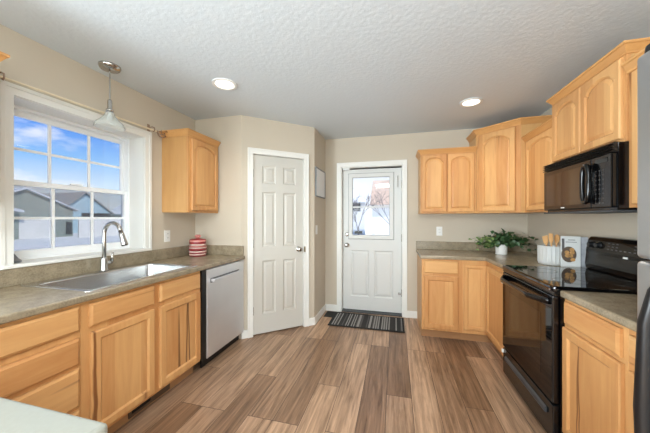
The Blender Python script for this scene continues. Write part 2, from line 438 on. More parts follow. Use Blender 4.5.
# ------------------------------------------------------------------ room shell
struct('floor', MB().box(WL - .2, WR + .2, YR - .2, YB + .02, -.12, 0), 'floor', 'brown vinyl plank floor of the kitchen', 'floor')
struct('ceiling', MB().box(WL - .3, WR + .2, YR - .2, YB + .2, H, H + .12), 'ceiling', 'white textured ceiling', 'ceiling')
OY0, OY1, OZ0, OZ1 = 1.098, 1.975, 1.036, 2.05
struct('wall_left', MB().cells([YR, OY0, OY1, YB + .15], [0, OZ0, OZ1, H], lambda y, z: not (OY0 < y < OY1 and OZ0 < z < OZ1),
       lambda y, z, t: (t, y, z), WL - .25, WL), 'wall', 'beige wall with the window over the sink', 'wall')
DX0, DX1, DZ = -.735, .1, 2.035
struct('wall_back', MB().cells([WL, DX0, DX1, WR + .15], [0, DZ, H], lambda x, z: not (DX0 < x < DX1 and z < DZ),
       lambda x, z, t: (x, t, z), YB, YB + .16), 'wall', 'beige back wall with the entry door', 'wall')
struct('wall_right', MB().box(WR, WR + .15, YR, YB, 0, H), 'wall', 'beige wall behind the range', 'wall')
struct('wall_rear', MB().box(WL, WR, YR - .15, YR, 0, H), 'wall', 'beige wall behind the camera', 'wall')
struct('wall_stub', MB().box(WL, -1.62, 2.63, 2.74, 0, H), 'wall', 'short beige wall at the end of the sink counter', 'wall')
PA = Vector((-1.62, 2.63, 0)); PB = Vector((-.965, 3.212, 0))
PL = (PB - PA).length; PANG = math.atan2(PB.y - PA.y, PB.x - PA.x)
def local_wall(us, zs, filled, y0, y1):
    return MB().cells(us, zs, filled, lambda u, z, t: (PA.x + u * math.cos(PANG) - t * math.sin(PANG), PA.y + u * math.sin(PANG) + t * math.cos(PANG), z), y0, y1)
PO0, PO1, PDZ = .125, .735, 2.035
struct('wall_pantry', local_wall([0, PO0, PO1, PL], [0, PDZ, H], lambda u, z: not (PO0 < u < PO1 and z < PDZ), 0, .1), 'wall', 'angled beige corner wall around the pantry door', 'wall')
struct('wall_hall', MB().box(-1.06, -.965, 3.212, YB, 0, H), 'wall', 'short beige side wall beside the entry door', 'wall')

def skirting(mbs, name, label):
    struct(name, mbs, 'trim', label, 'baseboard', bevel=.004)
skirting(MB().box(-.965, -.79, YB - .014, YB, 0, .092).box(.152, .284, YB - .014, YB, 0, .092), 'baseboard_back', 'white baseboard along the back wall beside the entry door')
skirting(MB().box(-.965, -.951, 3.205, YB, 0, .092), 'baseboard_hall', 'white baseboard along the short side wall')
b = MB()
for u0, u1 in ((0, .066), (.794, PL + .008)):
    c, s = math.cos(PANG), math.sin(PANG)
    q = [(PA.x + u * c - t * s, PA.y + u * s + t * c) for u, t in ((u0, -.014), (u1, -.014), (u1, 0), (u0, 0))]
    b.prism(q, 'Z', 0, .092)
skirting(b, 'baseboard_pantry', 'white baseboard pieces on both sides of the pantry door')

# ------------------------------------------------------------------ panelled slabs
def slab_with_panels(w, h, t, panels, holes=(), z0=0.0):
    """door slab: front at y=0 facing -y, moulded recessed panels with raised fields"""
    mb = MB()
    xs = sorted({0, w} | {p[0] for p in panels} | {p[1] for p in panels} | {p[0] for p in holes} | {p[1] for p in holes})
    zs = sorted({0, h} | {p[2] for p in panels} | {p[3] for p in panels} | {p[2] for p in holes} | {p[3] for p in holes})
    inside = lambda x, z, R: any(a < x < b and c < z < d for a, b, c, d in R)
    mb.cells(xs, zs, lambda x, z: not inside(x, z, panels) and not inside(x, z, holes), lambda x, z, q: (x, q, z + z0), 0, t)
    for a, b, c, d in panels:
        def L(i, y): return [(a + i, y, c + i + z0), (b - i, y, c + i + z0), (b - i, y, d - i + z0), (a + i, y, d - i + z0)]
        mb.loops([L(0, 0), L(.012, .009), L(.022, .009), L(.042, .002)], False, True)
    return mb

# pantry door
d1 = thing('door_1', 'white six-panel pantry door in the angled corner wall', 'door', (PA.x, PA.y, 0), PANG, kind='structure')
dw = PO1 - PO0
cw, gp = .155, .1
st = (dw - 2 * cw - .09) / 2
pan = []
for a in (st, st + cw + .09):
    pan += [(a, a + cw, .22, .82), (a, a + cw, .98, 1.60), (a, a + cw, 1.70, 1.90)]
sl = slab_with_panels(dw - .008, PDZ - .02, .035, pan, z0=.012)
sl.v = [(x + PO0 + .004, y + .012, z) for x, y, z in sl.v]
sl.build('door_slab', 'door_white', d1, bevel=.002)
jm = MB().box(PO0 - .001, PO0 + .002, 0, .1, 0, PDZ).box(PO1 - .002, PO1 + .001, 0, .1, 0, PDZ).box(PO0, PO1, 0, .1, PDZ - .004, PDZ)
jm.build('door_jamb', 'trim', d1)
def casing(mb, x0, x1, zt, w=.06, y=-.016, y1=0.0):
    # stepped profile casing with a mitred look
    mb.cells([x0 - w, x0, x1, x1 + w], [0, zt, zt + w], lambda x, z: not (x0 < x < x1 and z < zt), lambda x, z, t: (x, t, z), y, y1)
    mb.cells([x0 - w, x0 - w + .02, x1 + w - .02, x1 + w], [0, zt + w - .02, zt + w], lambda x, z: not (x0 - w + .02 < x < x1 + w - .02 and z < zt + w - .02), lambda x, z, t: (x, t, z), y - .006, y)
    return mb
casing(MB(), PO0, PO1, PDZ).build('door_casing', 'trim', d1, bevel=.004)
for z in (.28, 1.03, 1.82):
    MB().lathe([(.006, z - .045), (.006, z + .045)], (PO0 + .003, .004, 0), 10).build('hinge', 'chrome', d1)
def knob(parent, x, y, z, mat, sign=-1):
    MB().lathe([(.031, 0), (.031, sign * .006), (.012, sign * .012), (.011, sign * .03), (.021, sign * .036), (.028, sign * .05), (.026, sign * .062), (.012, sign * .07)], (x, y, z), 20, 'Y').build('door_knob', mat, parent, smooth=True)
knob(d1, PO1 - .065, .012, .945, 'chrome')
MB().box(PO1 - .003, PO1 + .012, -.022, -.018, .91, .975).build('strike_plate', 'brass', d1)

# entry door
d2 = thing('door_2', 'white half-glass entry door in the back wall', 'door', (DX0, YB, 0), 0, kind='structure')
ew = DX1 - DX0
sx, sy = .012, .075
pw = ew - 2 * sx
gx0, gx1, gz0, gz1 = .13, pw - .15, 1.045, 1.88
pn = [(.115, .115 + .255, .19, .84), (pw - .115 - .255, pw - .115, .19, .84)]
sl = slab_with_panels(pw, 1.985, .044, pn, [(gx0, gx1, gz0, gz1)], z0=.022)
sl.v = [(x + sx, y + sy, z) for x, y, z in sl.v]
sl.build('door_slab', 'entry_white', d2, bevel=.002)
lf = MB()
def ringbox(mb, x0, x1, z0, z1, w, y0, y1):
    return mb.cells([x0, x0 + w, x1 - w, x1], [z0, z0 + w, z1 - w, z1], lambda x, z: not (x0 + w < x < x1 - w and z0 + w < z < z1 - w), lambda x, z, t: (x, t, z), y0, y1)
lite = ringbox(MB(), sx + gx0 - .045, sx + gx1 + .045, gz0 - .02, gz1 + .065, .055, sy - .02, sy + .01)
lite = lite.build('glass_frame', 'entry_white', d2, bevel=.006)
ringbox(MB(), sx + gx0 - .051, sx + gx1 + .051, gz0 - .026, gz1 + .071, .006, sy - .003, sy + .004).build('frame_gasket', 'frame_grey', lite)
ringbox(MB(), sx + gx0 + .008, sx + gx1 - .008, gz0 + .033, gz1 + .012, .005, sy - .002, sy + .012).build('glass_bead', 'frame_grey', lite)
MB().box(sx + gx0, sx + gx1, sy + .018, sy + .024, gz0 + .02, gz1 + .02).build('glass_pane', 'glass', lite)
MB().box(sx + gx0, sx + gx1, sy + .004, sy + .016, 1.462, 1.484).build('glazing_bar', 'entry_white', lite)
MB().box(sx + gx0 + .035, sx + gx0 + .145, sy + .008, sy + .017, 1.095, 1.135).build('black_sticker', 'black_plastic', lite)
jm = MB().box(0, sx - .003, 0, .16, 0, DZ).box(ew - sx + .003, ew, 0, .16, 0, DZ).box(0, ew, 0, .16, DZ - .012, DZ)
jm.box(0, sx + .012, sy + .046, .16, 0, DZ).box(ew - sx - .012, ew, sy + .046, .16, 0, DZ).box(0, ew, sy + .046, .16, DZ - .035, DZ)
jm.build('door_jamb', 'trim', d2)
MB().box(sx - .002, ew - sx + .002, sy - .004, sy + .004, 2.008, 2.02).build('head_gap_shade', 'dark_gap', d2)  # dark strip standing in for the shade of the gap above the slab
casing(MB(), 0, ew, DZ, w=.058).build('door_casing', 'trim', d2, bevel=.004)
MB().box(0, ew, 0, .16, 0, .018).build('threshold', 'charcoal', d2, bevel=.004)
knob(d2, sx + .06, sy, .935, 'chrome')
MB().lathe([(.03, 0), (.03, -.008), (.024, -.016), (.01, -.018)], (sx + .06, sy, 1.085), 20, 'Y').build('deadbolt', 'chrome', d2, smooth=True)
for z in (.3, 1.05, 1.78):
    MB().lathe([(.007, z - .05), (.007, z + .05)], (ew - sx + .002, sy - .006, 0), 10).build('hinge', 'chrome', d2)
MB().box(.02, .115, .02, .055, 1.995, 2.022).build('door_sensor', 'white_plastic', d2, bevel=.004)
MB().box(ew - .06, ew - .02, sy - .06, sy - .002, .29, .305).build('door_stop', 'chrome', d2)
MB().tube([(sx + pw * .94, sy - .004, 1.9), (sx + pw * .94, sy - .004, 1.74)], .005).build('upper_hinge_pin', 'chrome', d2)

# window over the sink
w1 = thing('window_1', 'white double-hung window with muntins over the sink', 'window', (WL, OY0, OZ0), 0, world=True, kind='structure')
cs = MB(); w = .06
def wc(mb, e, x0, x1, wd):
    y0, y1, z0, z1 = OY0 - e, OY1 + e, OZ0 - .0195, OZ1 + e
    return mb.cells([y0, y0 + wd, y1 - wd, y1], [z0, z0 + .001, z1 - wd, z1], lambda y, z: not (y0 + wd < y < y1 - wd and z < z1 - wd), lambda y, z, t: (t, y, z), x0, x1)
wc(cs, .062, WL, WL + .018, .062); wc(cs, .062, WL + .018, WL + .026, .022)
cs.build('casing', 'trim', w1, bevel=.004)
XF = WL - .17
jb = MB().box(XF, WL, OY0 - .004, OY0 + .004, OZ0, OZ1).box(XF, WL, OY1 - .004, OY1 + .004, OZ0, OZ1).box(XF, WL, OY0, OY1, OZ1 - .004, OZ1 + .004)
jb.build('jamb', 'trim', w1)
MB().box(XF, WL + .03, OY0 - .055, OY1 + .055, OZ0 - .019, OZ0 + .004).build('stool', 'trim', w1, bevel=.006)
def yz_ring(mb, y0, y1, z0, z1, wy, wz0, wz1, x0, x1):
    return mb.cells([y0, y0 + wy, y1 - wy, y1], [z0, z0 + wz0, z1 - wz1, z1], lambda y, z: not (y0 + wy < y < y1 - wy and z0 + wz0 < z < z1 - wz1), lambda y, z, t: (t, y, z), x0, x1)
yz_ring(MB(), OY0, OY1, OZ0, OZ1, .018, .018, .022, XF - .075, XF + .01).build('window_frame', 'vinyl', w1, bevel=.004)
SY0, SY1 = OY0 + .022, OY1 - .012
def sash(name, z0, z1, x, rz0, rz1):
    s_ = yz_ring(MB(), SY0, SY1, z0, z1, .028, rz0, rz1, x - .03, x).build(name, 'vinyl', w1, bevel=.004)
    gy0, gy1, a, b = SY0 + .028, SY1 - .028, z0 + rz0, z1 - rz1
    m_ = MB(); g_ = x - .02
    for i in (1, 2):
        y = gy0 + (gy1 - gy0) * i / 3; m_.box(g_ - .006, g_ + .006, y - .009, y + .009, a, b)
    zm = (a + b) / 2; m_.box(g_ - .005, g_ + .005, gy0, gy1, zm - .009, zm + .009)
    m_.build('muntin_grid', 'vinyl', s_)
    MB().box(g_ - .003, g_ + .003, gy0 - .005, gy1 + .005, a - .005, b + .005).build('glass_pane', 'glass', s_)
sash('upper_sash', 1.53, OZ1 - .018, XF - .038, .032, .038)
sash('lower_sash', OZ0 + .016, 1.566, XF - .004, .05, .036)
MB().box(XF - .062, XF - .061, OY0 + .02, OY1 - .02, OZ0 + .018, 1.545).build('insect_screen', 'screen', w1)
MB().box(XF - .002, XF + .02, 1.50, 1.58, 1.566, 1.578).build('sash_lock', 'vinyl', w1, bevel=.003)

# ------------------------------------------------------------------ cabinets
def loop_rect(x0, x1, z0, z1, y, arch=0.0, sh=.05, K=18):
    """BL, BR, right spring, arch points, left spring"""
    pts = [(x0, y, z0), (x1, y, z0), (x1, y, z1 - arch)]
    w = x1 - x0; s = w * sh if arch else 0
    if not arch: s = w * .06
    a, b = x1 - s, x0 + s
    for i in range(K + 1):
        t = i / K; x = a + (b - a) * t
        z = z1 - arch + (arch * max(0, 1 - abs(2 * t - 1) ** 2.2) ** .62 if arch else 0)
        pts.append((x, y, z))
    pts.append((x0, y, z1 - arch))
    return pts
def add_door(root, x0, x1, z0, z1, arch=0.0, raised=False, stile=.056, y0=-.001, panel='wood_v', frame='wood_f', name='door'):
    T = .02
    i = 0
    L = lambda ins, y, ar=0.0: loop_rect(x0 + ins, x1 - ins, z0 + ins, z1 - ins, y0 + y, ar)
    fr = MB().loops([L(0, 0), L(0, -T + .006), L(.006, -T), L(stile - .004, -T, arch), L(stile + .006, -T + .009, arch), L(stile + .006, -.002, arch)])
    d = fr.build(name, frame, root)
    s2 = stile + .004
    if raised:
        pn = MB().loops([L(s2, -.008, arch), L(s2 + .004, -.008, arch), L(s2 + .022, -T + .003, arch)], False, True)
    else:
        pn = MB().loops([L(s2, -.009), L(s2 + .004, -.0095)], False, True)
    pn.build('door_panel', panel, d)
    return d
def add_drawer(root, x0, x1, z0, z1, y0=-.001):
    L = lambda i, y: [(x0 + i, y0 + y, z0 + i), (x1 - i, y0 + y, z0 + i), (x1 - i, y0 + y, z1 - i), (x0 + i, y0 + y, z1 - i)]
    return MB().loops([L(0, 0), L(0, -.012), L(.012, -.02)], True, True).build('drawer_front', 'wood_h', root)
def crown(root, x0, x1, d, z0, zt, left=True, right=True, ov=.034):
    """stepped crown around the front and the free sides; z0 bottom, zt top"""
    h_ = zt - z0; prof = [(0, z0), (.006, z0 + .002), (.007, z0 + .2 * h_), (.012, z0 + .3 * h_), (.024, z0 + .62 * h_), (.026, z0 + .7 * h_), (ov, z0 + .78 * h_), (ov, zt)]
    lp = []
    for o, z in prof:
        l_ = x0 - (o if left else 0); r_ = x1 + (o if right else 0)
        lp.append([(l_, -o, z), (r_, -o, z), (r_, d, z), (l_, d, z)])
    mb = MB().loops(lp, True, True)
    return mb.build('crown_molding', 'wood_crown', root)

def base_cabinet(label, loc, rz, w, depth, items, group, toe=True, ends=(False, False), name='base_cabinet', hollow=False):
    r = thing(name, label, 'cabinet', loc, rz, group)
    body = MB()
    if hollow: body.box(.002, .02, .02, depth, .10, .872).box(w - .02, w - .002, .02, depth, .10, .872).box(.02, w - .02, .02, depth, .10, .12).box(.02, w - .02, depth - .012, depth, .12, .872).box(.02, w - .02, .0199, .03, .12, .872)
    else: body.box(.002, w - .002, .02, depth, .10, .872)
    for k_, e_ in enumerate(ends):
        if e_:
            x0, x1 = ((0, .018), (w - .018, w))[k_]
            body.box(x0, x1, .02, depth, .10, .872).box(x0, x1, .075, depth, 0, .1)
    body.build('carcass', 'wood_side', r)
    ff = MB()
    xs = [0, w]; 
    ff.cells(sorted({0, .03, w - .03, w} | {x for it in items for x in it.get('stiles', ())}), [.10, .145, .835, .872], lambda x, z: True, lambda x, z, t: (x, t, z), 0, .02)
    ff.build('face_frame', 'wood_f', r, bevel=.0015)
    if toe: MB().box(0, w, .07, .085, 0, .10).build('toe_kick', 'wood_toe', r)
    for it in items:
        if it['t'] == 'door': add_door(r, *it['r'], stile=it.get('stile', .048), panel=it.get('panel', 'wood_v'), frame=it.get('frame', 'wood_f'))
        else: add_drawer(r, *it['r'])
    return r
LGRP, RGRP = 'base cabinets under the sink counter', 'base cabinets around the range'
XL = -1.605
R90, RM90 = math.pi / 2, -math.pi / 2
# left run: local x -> +Y
base_cabinet('hickory four-drawer base cabinet between peninsula and sink cabinet', (XL, .43, 0), R90, .63, .6,
    [dict(t='dr', r=(.03, .617, .726, .853)), dict(t='dr', r=(.03, .617, .552, .69)), dict(t='dr', r=(.03, .617, .335, .532)), dict(t='dr', r=(.03, .617, .125, .315))], LGRP)
sb = base_cabinet('wide hickory sink base cabinet with two doors and two false drawer fronts', (XL, 1.06, 0), R90, .905, .6,
    [dict(t='dr', r=(.035, .44, .726, .853)), dict(t='dr', r=(.487, .89, .726, .853)),
     dict(t='door', r=(.043, .44, .125, .695), frame='wood_heart_s'), dict(t='door', r=(.487, .89, .125, .695), panel='wood_heart_l')], LGRP, hollow=True)
# toe-kick register
tv = thing('toe_kick_register', 'brown slotted heating register in toe kick below sink cabinet', 'register', (XL - .07, 1.38, 0), R90)
MB().cells([0, .02, .165, .185, .33], [.012, .03, .082, .094], lambda x, z: not (.02 < x < .165 and .03 < z < .082), lambda x, z, t: (x, t, z), -.008, -.0005).build('register_frame', plain('brown_register', (84, 66, 50), .5), tv)
MB().box(.02, .165, -.003, -.0005, .03, .082).build('dark_opening', 'dark_gap', tv)

# peninsula base
pb = thing('base_cabinet', 'low peninsula base cabinet below the near pale countertop', 'cabinet', (-2.2, -.24, 0), 0, 'peninsula cabinetry')
MB().box(0, 1.62, 0, .61, .10, .872).build('carcass', 'wood_side', pb)
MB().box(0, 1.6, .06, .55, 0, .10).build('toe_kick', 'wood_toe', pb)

# back run
base_cabinet('hickory base cabinet with one drawer and one door beside the entry', (.284, 3.14, 0), 0, .405, .612,
    [dict(t='dr', r=(.022, .365, .722, .853)), dict(t='door', r=(.022, .365, .125, .692))], RGRP, ends=(True, False))
# corner (lazy susan) cabinet: L-shaped with two full-height leaves
cc = thing('corner_base_cabinet', 'L-shaped hickory corner base cabinet with folding full-height door leaves', 'cabinet', (.689, 3.14, 0), 0, RGRP, world=True)
MB().cells([.689, .942, 1.53], [2.565, 3.162, 3.745], lambda x, y: not (x < .942 and y < 3.162), lambda x, y, t: (x, y, t), .10, .872).build('carcass', 'wood_side', cc)
MB().box(.689, .925, 3.14, 3.16, .10, .872).box(.922, .942, 2.565, 3.16, .10, .872).build('face_frame', 'wood_f', cc, bevel=.0015)
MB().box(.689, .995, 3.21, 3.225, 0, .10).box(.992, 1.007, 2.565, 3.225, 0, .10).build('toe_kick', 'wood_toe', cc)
def relocate(o, mat):
    for ob in [o] + list(o.children): 
        ob.data.transform(mat); ob.data.update()
ORG_cc = ORG.pop(cc.name)
la = add_door(cc, .012, .226, .14, .828, stile=.04, name='door')
lb = add_door(cc, 0, .5, .14, .828, stile=.045, name='door')
relocate(lb, Matrix.Translation((.922 - .689, 3.095 - 3.14, 0)) @ Matrix.Rotation(RM90, 4, 'Z'))
# right run: local x -> -Y, front faces -X
base_cabinet('hickory base cabinet with drawer and door on near side of the black range', (.92, 1.803, 0), RM90, .428, .61,
    [dict(t='dr', r=(.022, .404, .735, .855)), dict(t='door', r=(.012, .412, .125, .712), panel='wood_heart_r')], RGRP, ends=(True, False))
base_cabinet('narrow hickory base cabinet squeezed between its wider neighbour and the refrigerator', (.92, 1.374, 0), RM90, .205, .61,
    [dict(t='dr', r=(.02, .185, .735, .848)), dict(t='door', r=(.02, .185, .125, .705), stile=.035)], RGRP)

# ------------------------------------------------------------------ worktops
def splash(name, mb, root): return mb.build(name, 'counter', root, bevel=.004)
# left + peninsula (one L) with sink cutout
SK = (-2.15, -1.63, 1.12, 1.94)
lt = thing('countertop', 'long stone-look laminate countertop holding the sink below the window', 'countertop', (WL, .413, 0), 0, world=True)
MB().cells([WL + .001, SK[0], SK[1], -1.57], [.414, SK[2], SK[3], 2.628],
    lambda x, y: not (SK[0] < x < SK[1] and SK[2] < y < SK[3]), lambda x, y, t: (x, y, t), .874, CT).build('worktop', 'counter', lt, bevel=.01, seg=3)
splash('backsplash', MB().box(WL + .001, WL + .02, .414, 2.628, CT, 1.016).box(WL + .02, -1.59, 2.609, 2.628, CT, 1.016), lt)
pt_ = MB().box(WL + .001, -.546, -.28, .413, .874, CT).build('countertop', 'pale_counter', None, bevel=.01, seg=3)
tag(pt_, 'pale peninsula countertop in the lower left corner', 'countertop')
bt = thing('countertop', 'L-shaped stone-look countertop in the corner under the potted plant', 'countertop', (.27, 3.1, 0), 0, world=True)
MB().cells([.268, .9, WR - .001], [2.556, 3.112, YB - .001], lambda x, y: not (x < .9 and y < 3.112), lambda x, y, t: (x, y, t), .874, CT).build('worktop', 'counter', bt, bevel=.01, seg=3)
splash('backsplash', MB().box(.268, WR - .001, YB - .02, YB - .001, CT, 1.016).box(WR - .02, WR - .001, 2.556, YB - .02, CT, 1.016), bt)
rt = thing('countertop', 'short stone-look countertop between the range and the refrigerator', 'countertop', (.9, 1.16, 0), 0, world=True)
MB().box(.895, WR - .001, 1.165, 1.803, .874, CT).build('worktop', 'counter', rt, bevel=.01, seg=3)
splash('backsplash', MB().box(WR - .02, WR - .001, 1.165, 1.803, CT, 1.016), rt)

# ------------------------------------------------------------------ wall cabinets
def wall_cabinet(label, loc, rz, w, depth, z0, z1, zc, doors, group, left=True, right=True, stile=.042, arch=.045):
    r = thing('wall_cabinet', label, 'cabinet', loc, rz, group)
    MB().box(.0, w, .02, depth, z0, z1).build('carcass', 'wood_side', r)
    MB().box(0, w, 0, .0195, z0, z1).build('face_frame', 'wood_f', r, bevel=.0015)
    for x0, x1, a, b in doors: add_door(r, x0, x1, a, b, arch=arch, raised=True, stile=stile)
    crown(r, 0, w, depth, zc - .058, zc, left, right)
    return r
UG = 'hickory wall cabinets with arched doors'
wall_cabinet('two-door hickory wall cabinet left of the corner cabinet on back wall', (.298, 3.445, 0), 0, .604, .309, 1.372, 2.085, 2.135,
    [(.016, .29, 1.39, 2.068), (.3, .586, 1.39, 2.068)], UG, right=False, stile=.037)
# diagonal corner cabinet
g0, g1 = Vector((.905, 3.445, 0)), Vector((1.235, 3.15, 0))
ang = math.atan2(g1.y - g0.y, g1.x - g0.x); gw = (g1 - g0).length
gc = thing('corner_wall_cabinet', 'tall diagonal hickory corner wall cabinet with a single arched door', 'cabinet', (g0.x, g0.y, 0), 0, UG, world=True)
MB().prism([(.905, 3.754), (.905, 3.47), (.918, 3.458), (1.222, 3.17), (1.24, 3.15), (1.539, 3.15), (1.539, 3.754)], 'Z', 1.372, 2.285).build('carcass', 'wood_side', gc)
pz = []
for o, z in [(0, 2.262), (.006, 2.264), (.007, 2.276), (.012, 2.282), (.024, 2.302), (.026, 2.306), (.036, 2.312), (.036, 2.325)]:
    k_ = o * math.tan(math.radians(22.5))
    pz.append([(.905 - o, 3.754, z), (.905 - o, 3.445 - k_, z), (1.235 - k_ , 3.15 - o, z), (1.539, 3.15 - o, z), (1.539, 3.754, z)])
MB().loops(pz, True, True).build('crown_molding', 'wood_crown', gc)
ORG.pop(gc.name)
ffm = MB().box(0, gw, 0, .02, 1.372, 2.285).build('face_frame', 'wood_f', gc, bevel=.0015)
gd = add_door(gc, .03, gw - .045, 1.39, 2.252, arch=.06, raised=True, stile=.05)
RT = Matrix.Rotation(ang, 4, 'Z')
relocate(ffm, RT); relocate(gd, RT)
wall_cabinet('single-door hickory wall cabinet between corner cabinet and microwave', (1.272, 3.148, 0), RM90, .585, .267, 1.372, 2.085, 2.135,
    [(.05, .56, 1.39, 2.068)], UG, left=False, right=False)
wall_cabinet('raised two-door hickory wall cabinet above the black microwave', (1.228, 2.556, 0), RM90, .708, .311, 1.738, 2.225, 2.272,
    [(.018, .352, 1.757, 2.205), (.358, .69, 1.757, 2.205)], UG, stile=.045, arch=.05)
wall_cabinet('hickory wall cabinet between microwave and refrigerator', (1.235, 1.845, 0), RM90, .67, .304, 1.372, 2.11, 2.16,
    [(.045, .325, 1.39, 2.09), (.335, .62, 1.39, 2.09)], UG, left=False, right=False)
wall_cabinet('single-door hickory wall cabinet beside the pantry above the striped canister', (-1.91, 2.172, 0), R90, .455, .303, 1.372, 2.11, 2.162,
    [(.035, .43, 1.39, 2.092)], UG, right=False)
wall_cabinet('hickory wall cabinet at left end of the window, only its crown corner showing', (-1.91, .25, 0), R90, .64, .303, 1.372, 2.085, 2.135,
    [(.035, .3, 1.39, 2.045), (.31, .59, 1.39, 2.045)], UG)

# ------------------------------------------------------------------ dishwasher
dwr = thing('dishwasher', 'stainless steel dishwasher at the end of the sink counter', 'dishwasher', (-1.585, 2.022, 0), R90)
MB().box(.004, .6, .03, .58, .09, .868).build('tub', 'charcoal', dwr)
MB().box(-.053, .004, .008, .58, .09, .868).build('side_gasket', 'black_plastic', dwr)
MB().box(.008, .598, 0, .03, .088, .866).build('door_panel', 'steel', dwr, bevel=.006, seg=3)
MB().box(.01, .596, .06, .075, 0, .088).build('kick_plate', 'black_plastic', dwr)
hb = MB().box(.055, .5, -.042, -.022, .75, .776).build('handle_bar', 'steel', dwr, bevel=.005)
MB().box(.05, .505, -.002, .001, .742, .782).build('handle_pocket', 'frame_grey', dwr)
for x_ in (.058, .48): MB().box(x_, x_ + .017, -.024, -.001, .752, .774).build('handle_bracket', 'steel', hb)

# ------------------------------------------------------------------ sink, faucet
sk = thing('sink', 'stainless drop-in single bowl sink in the counter below the window', 'sink', (-1.89, 1.53, CT), 0, world=True)
x0, x1, y0, y1 = -2.168, -1.612, 1.1, 1.962
lp = [rrect(x0, x1, y0, y1, .03, CT + .0005), rrect(x0, x1, y0, y1, .03, CT + .005), rrect(x0 + .006, x1 - .006, y0 + .006, y1 - .006, .028, CT + .008),
      rrect(x0 + .075, x1 - .034, y0 + .036, y1 - .036, .045, CT + .006), rrect(x0 + .08, x1 - .04, y0 + .042, y1 - .042, .045, CT - .004),
      rrect(x0 + .09, x1 - .05, y0 + .05, y1 - .05, .05, CT - .17), rrect(x0 + .11, x1 - .07, y0 + .07, y1 - .07, .06, CT - .19), rrect(x0 + .22, x1 - .2, y0 + .3, y1 - .3, .03, CT - .195)]
MB().loops(lp, False, True).build('bowl', 'sink_steel', sk, smooth=True)
MB().lathe([(.045, CT - .194), (.045, CT - .19), (.03, CT - .192), (.0, CT - .193)], (-1.87, 1.53, 0), 20, cap0=True, cap1=False).build('drain', 'chrome', sk, smooth=True)
fx, fy, fz = -2.128, 1.565, CT + .007
fc = thing('faucet', 'brushed nickel pull-down gooseneck faucet behind the sink', 'faucet', (fx, fy, fz), 0, world=True)
MB().lathe([(.031, fz), (.031, fz + .006), (.026, fz + .012), (.024, fz + .085), (.02, fz + .095), (.013, fz + .105)], (fx, fy, 0), 20).build('base', 'chrome', fc, smooth=True)
pts = [(fx, fy, fz + .1)]
zt = 1.195
pts.append((fx, fy, zt - .05))
for i in range(0, 13):
    a = math.pi - math.pi * i / 12 * .93
    pts.append((fx + .074 + .074 * math.cos(a), fy + .012 * i / 12, zt + .085 * math.sin(a)))
MB().tube(pts, .0135, 14).build('spout', 'chrome', fc, smooth=True)
e_ = Vector(pts[-1]); d_ = (Vector(pts[-1]) - Vector(pts[-2])).normalized()
MB().tube([e_, e_ + d_ * .02, e_ + d_ * .055, e_ + d_ * .1, e_ + d_ * .105], [.0145, .017, .019, .023, .021], 14).build('spray_head', 'chrome', fc, smooth=True)
MB().tube([e_ + d_ * .1045, e_ + d_ * .108], [.02, .018], 14).build('nozzle', 'black_plastic', fc)
MB().tube([(fx, fy, fz + .055), (fx + .01, fy + .03, fz + .06), (fx + .012, fy + .045, fz + .062)], .015, 12).tube([(fx + .012, fy + .045, fz + .06), (fx + .014, fy + .05, fz + .1), (fx + .016, fy + .052, fz + .135)], [.012, .008, .007], 10).build('lever_handle', 'chrome', fc, smooth=True)

# sponge caddy like grey lump on the window stool
so = MB()
so.loops([rrect(-2.31, -2.25, 1.12, 1.168, .018, OZ0 + .0045), rrect(-2.312, -2.248, 1.118, 1.17, .02, OZ0 + .016), rrect(-2.306, -2.262, 1.12, 1.158, .016, OZ0 + .03), rrect(-2.306, -2.272, 1.12, 1.146, .012, OZ0 + .055), rrect(-2.3, -2.28, 1.122, 1.138, .007, OZ0 + .068)], True, True)
o_ = so.build('sill_ornament', 'frame_grey', None, bevel=.004, smooth=True)
tag(o_, 'small grey object in the lower left corner of the window sill', 'ornament')

# striped canister
jc = thing('canister', 'red and white striped canister with pink lid at counter end', 'canister', (-2.052, 2.478, CT), 0)
R_ = .088
bands = [('red', 0, .012), ('cream', .012, .028), ('red', .028, .04), ('cream', .04, .058), ('red', .058, .084), ('cream', .084, .096), ('pink', .096, .112), ('cream', .112, .132)]
bulge = lambda z: R_ * (.9 + .1 * math.sin(math.pi * min(1, max(0, z / .132))))
for i, (c_, a, b_) in enumerate(bands):
    MB().lathe([(bulge(a), a), (bulge((a + b_) / 2) + .0015, (a + b_) / 2), (bulge(b_), b_)], (0, 0, 0), 32).build('glazed_band', c_, jc, smooth=True)
ld = MB().lathe([(R_ * .93, .132), (R_ * .95, .137), (R_ * .94, .168), (R_ * .86, .18), (.0, .19)], (0, 0, 0), 32, cap1=False).build('lid', 'red', jc, smooth=True)
MB().lathe([(R_ * .952, .154), (R_ * .958, .162), (R_ * .945, .171)], (0, 0, 0), 32, cap0=False, cap1=False).build('lid_stripe', 'pink', ld, smooth=True)
MB().lathe([(.016, .18), (.016, .192), (.03, .202), (.032, .214), (.022, .226), (0, .23)], (0, 0, 0), 20, cap1=False).build('lid_knob', 'pink', ld, smooth=True)

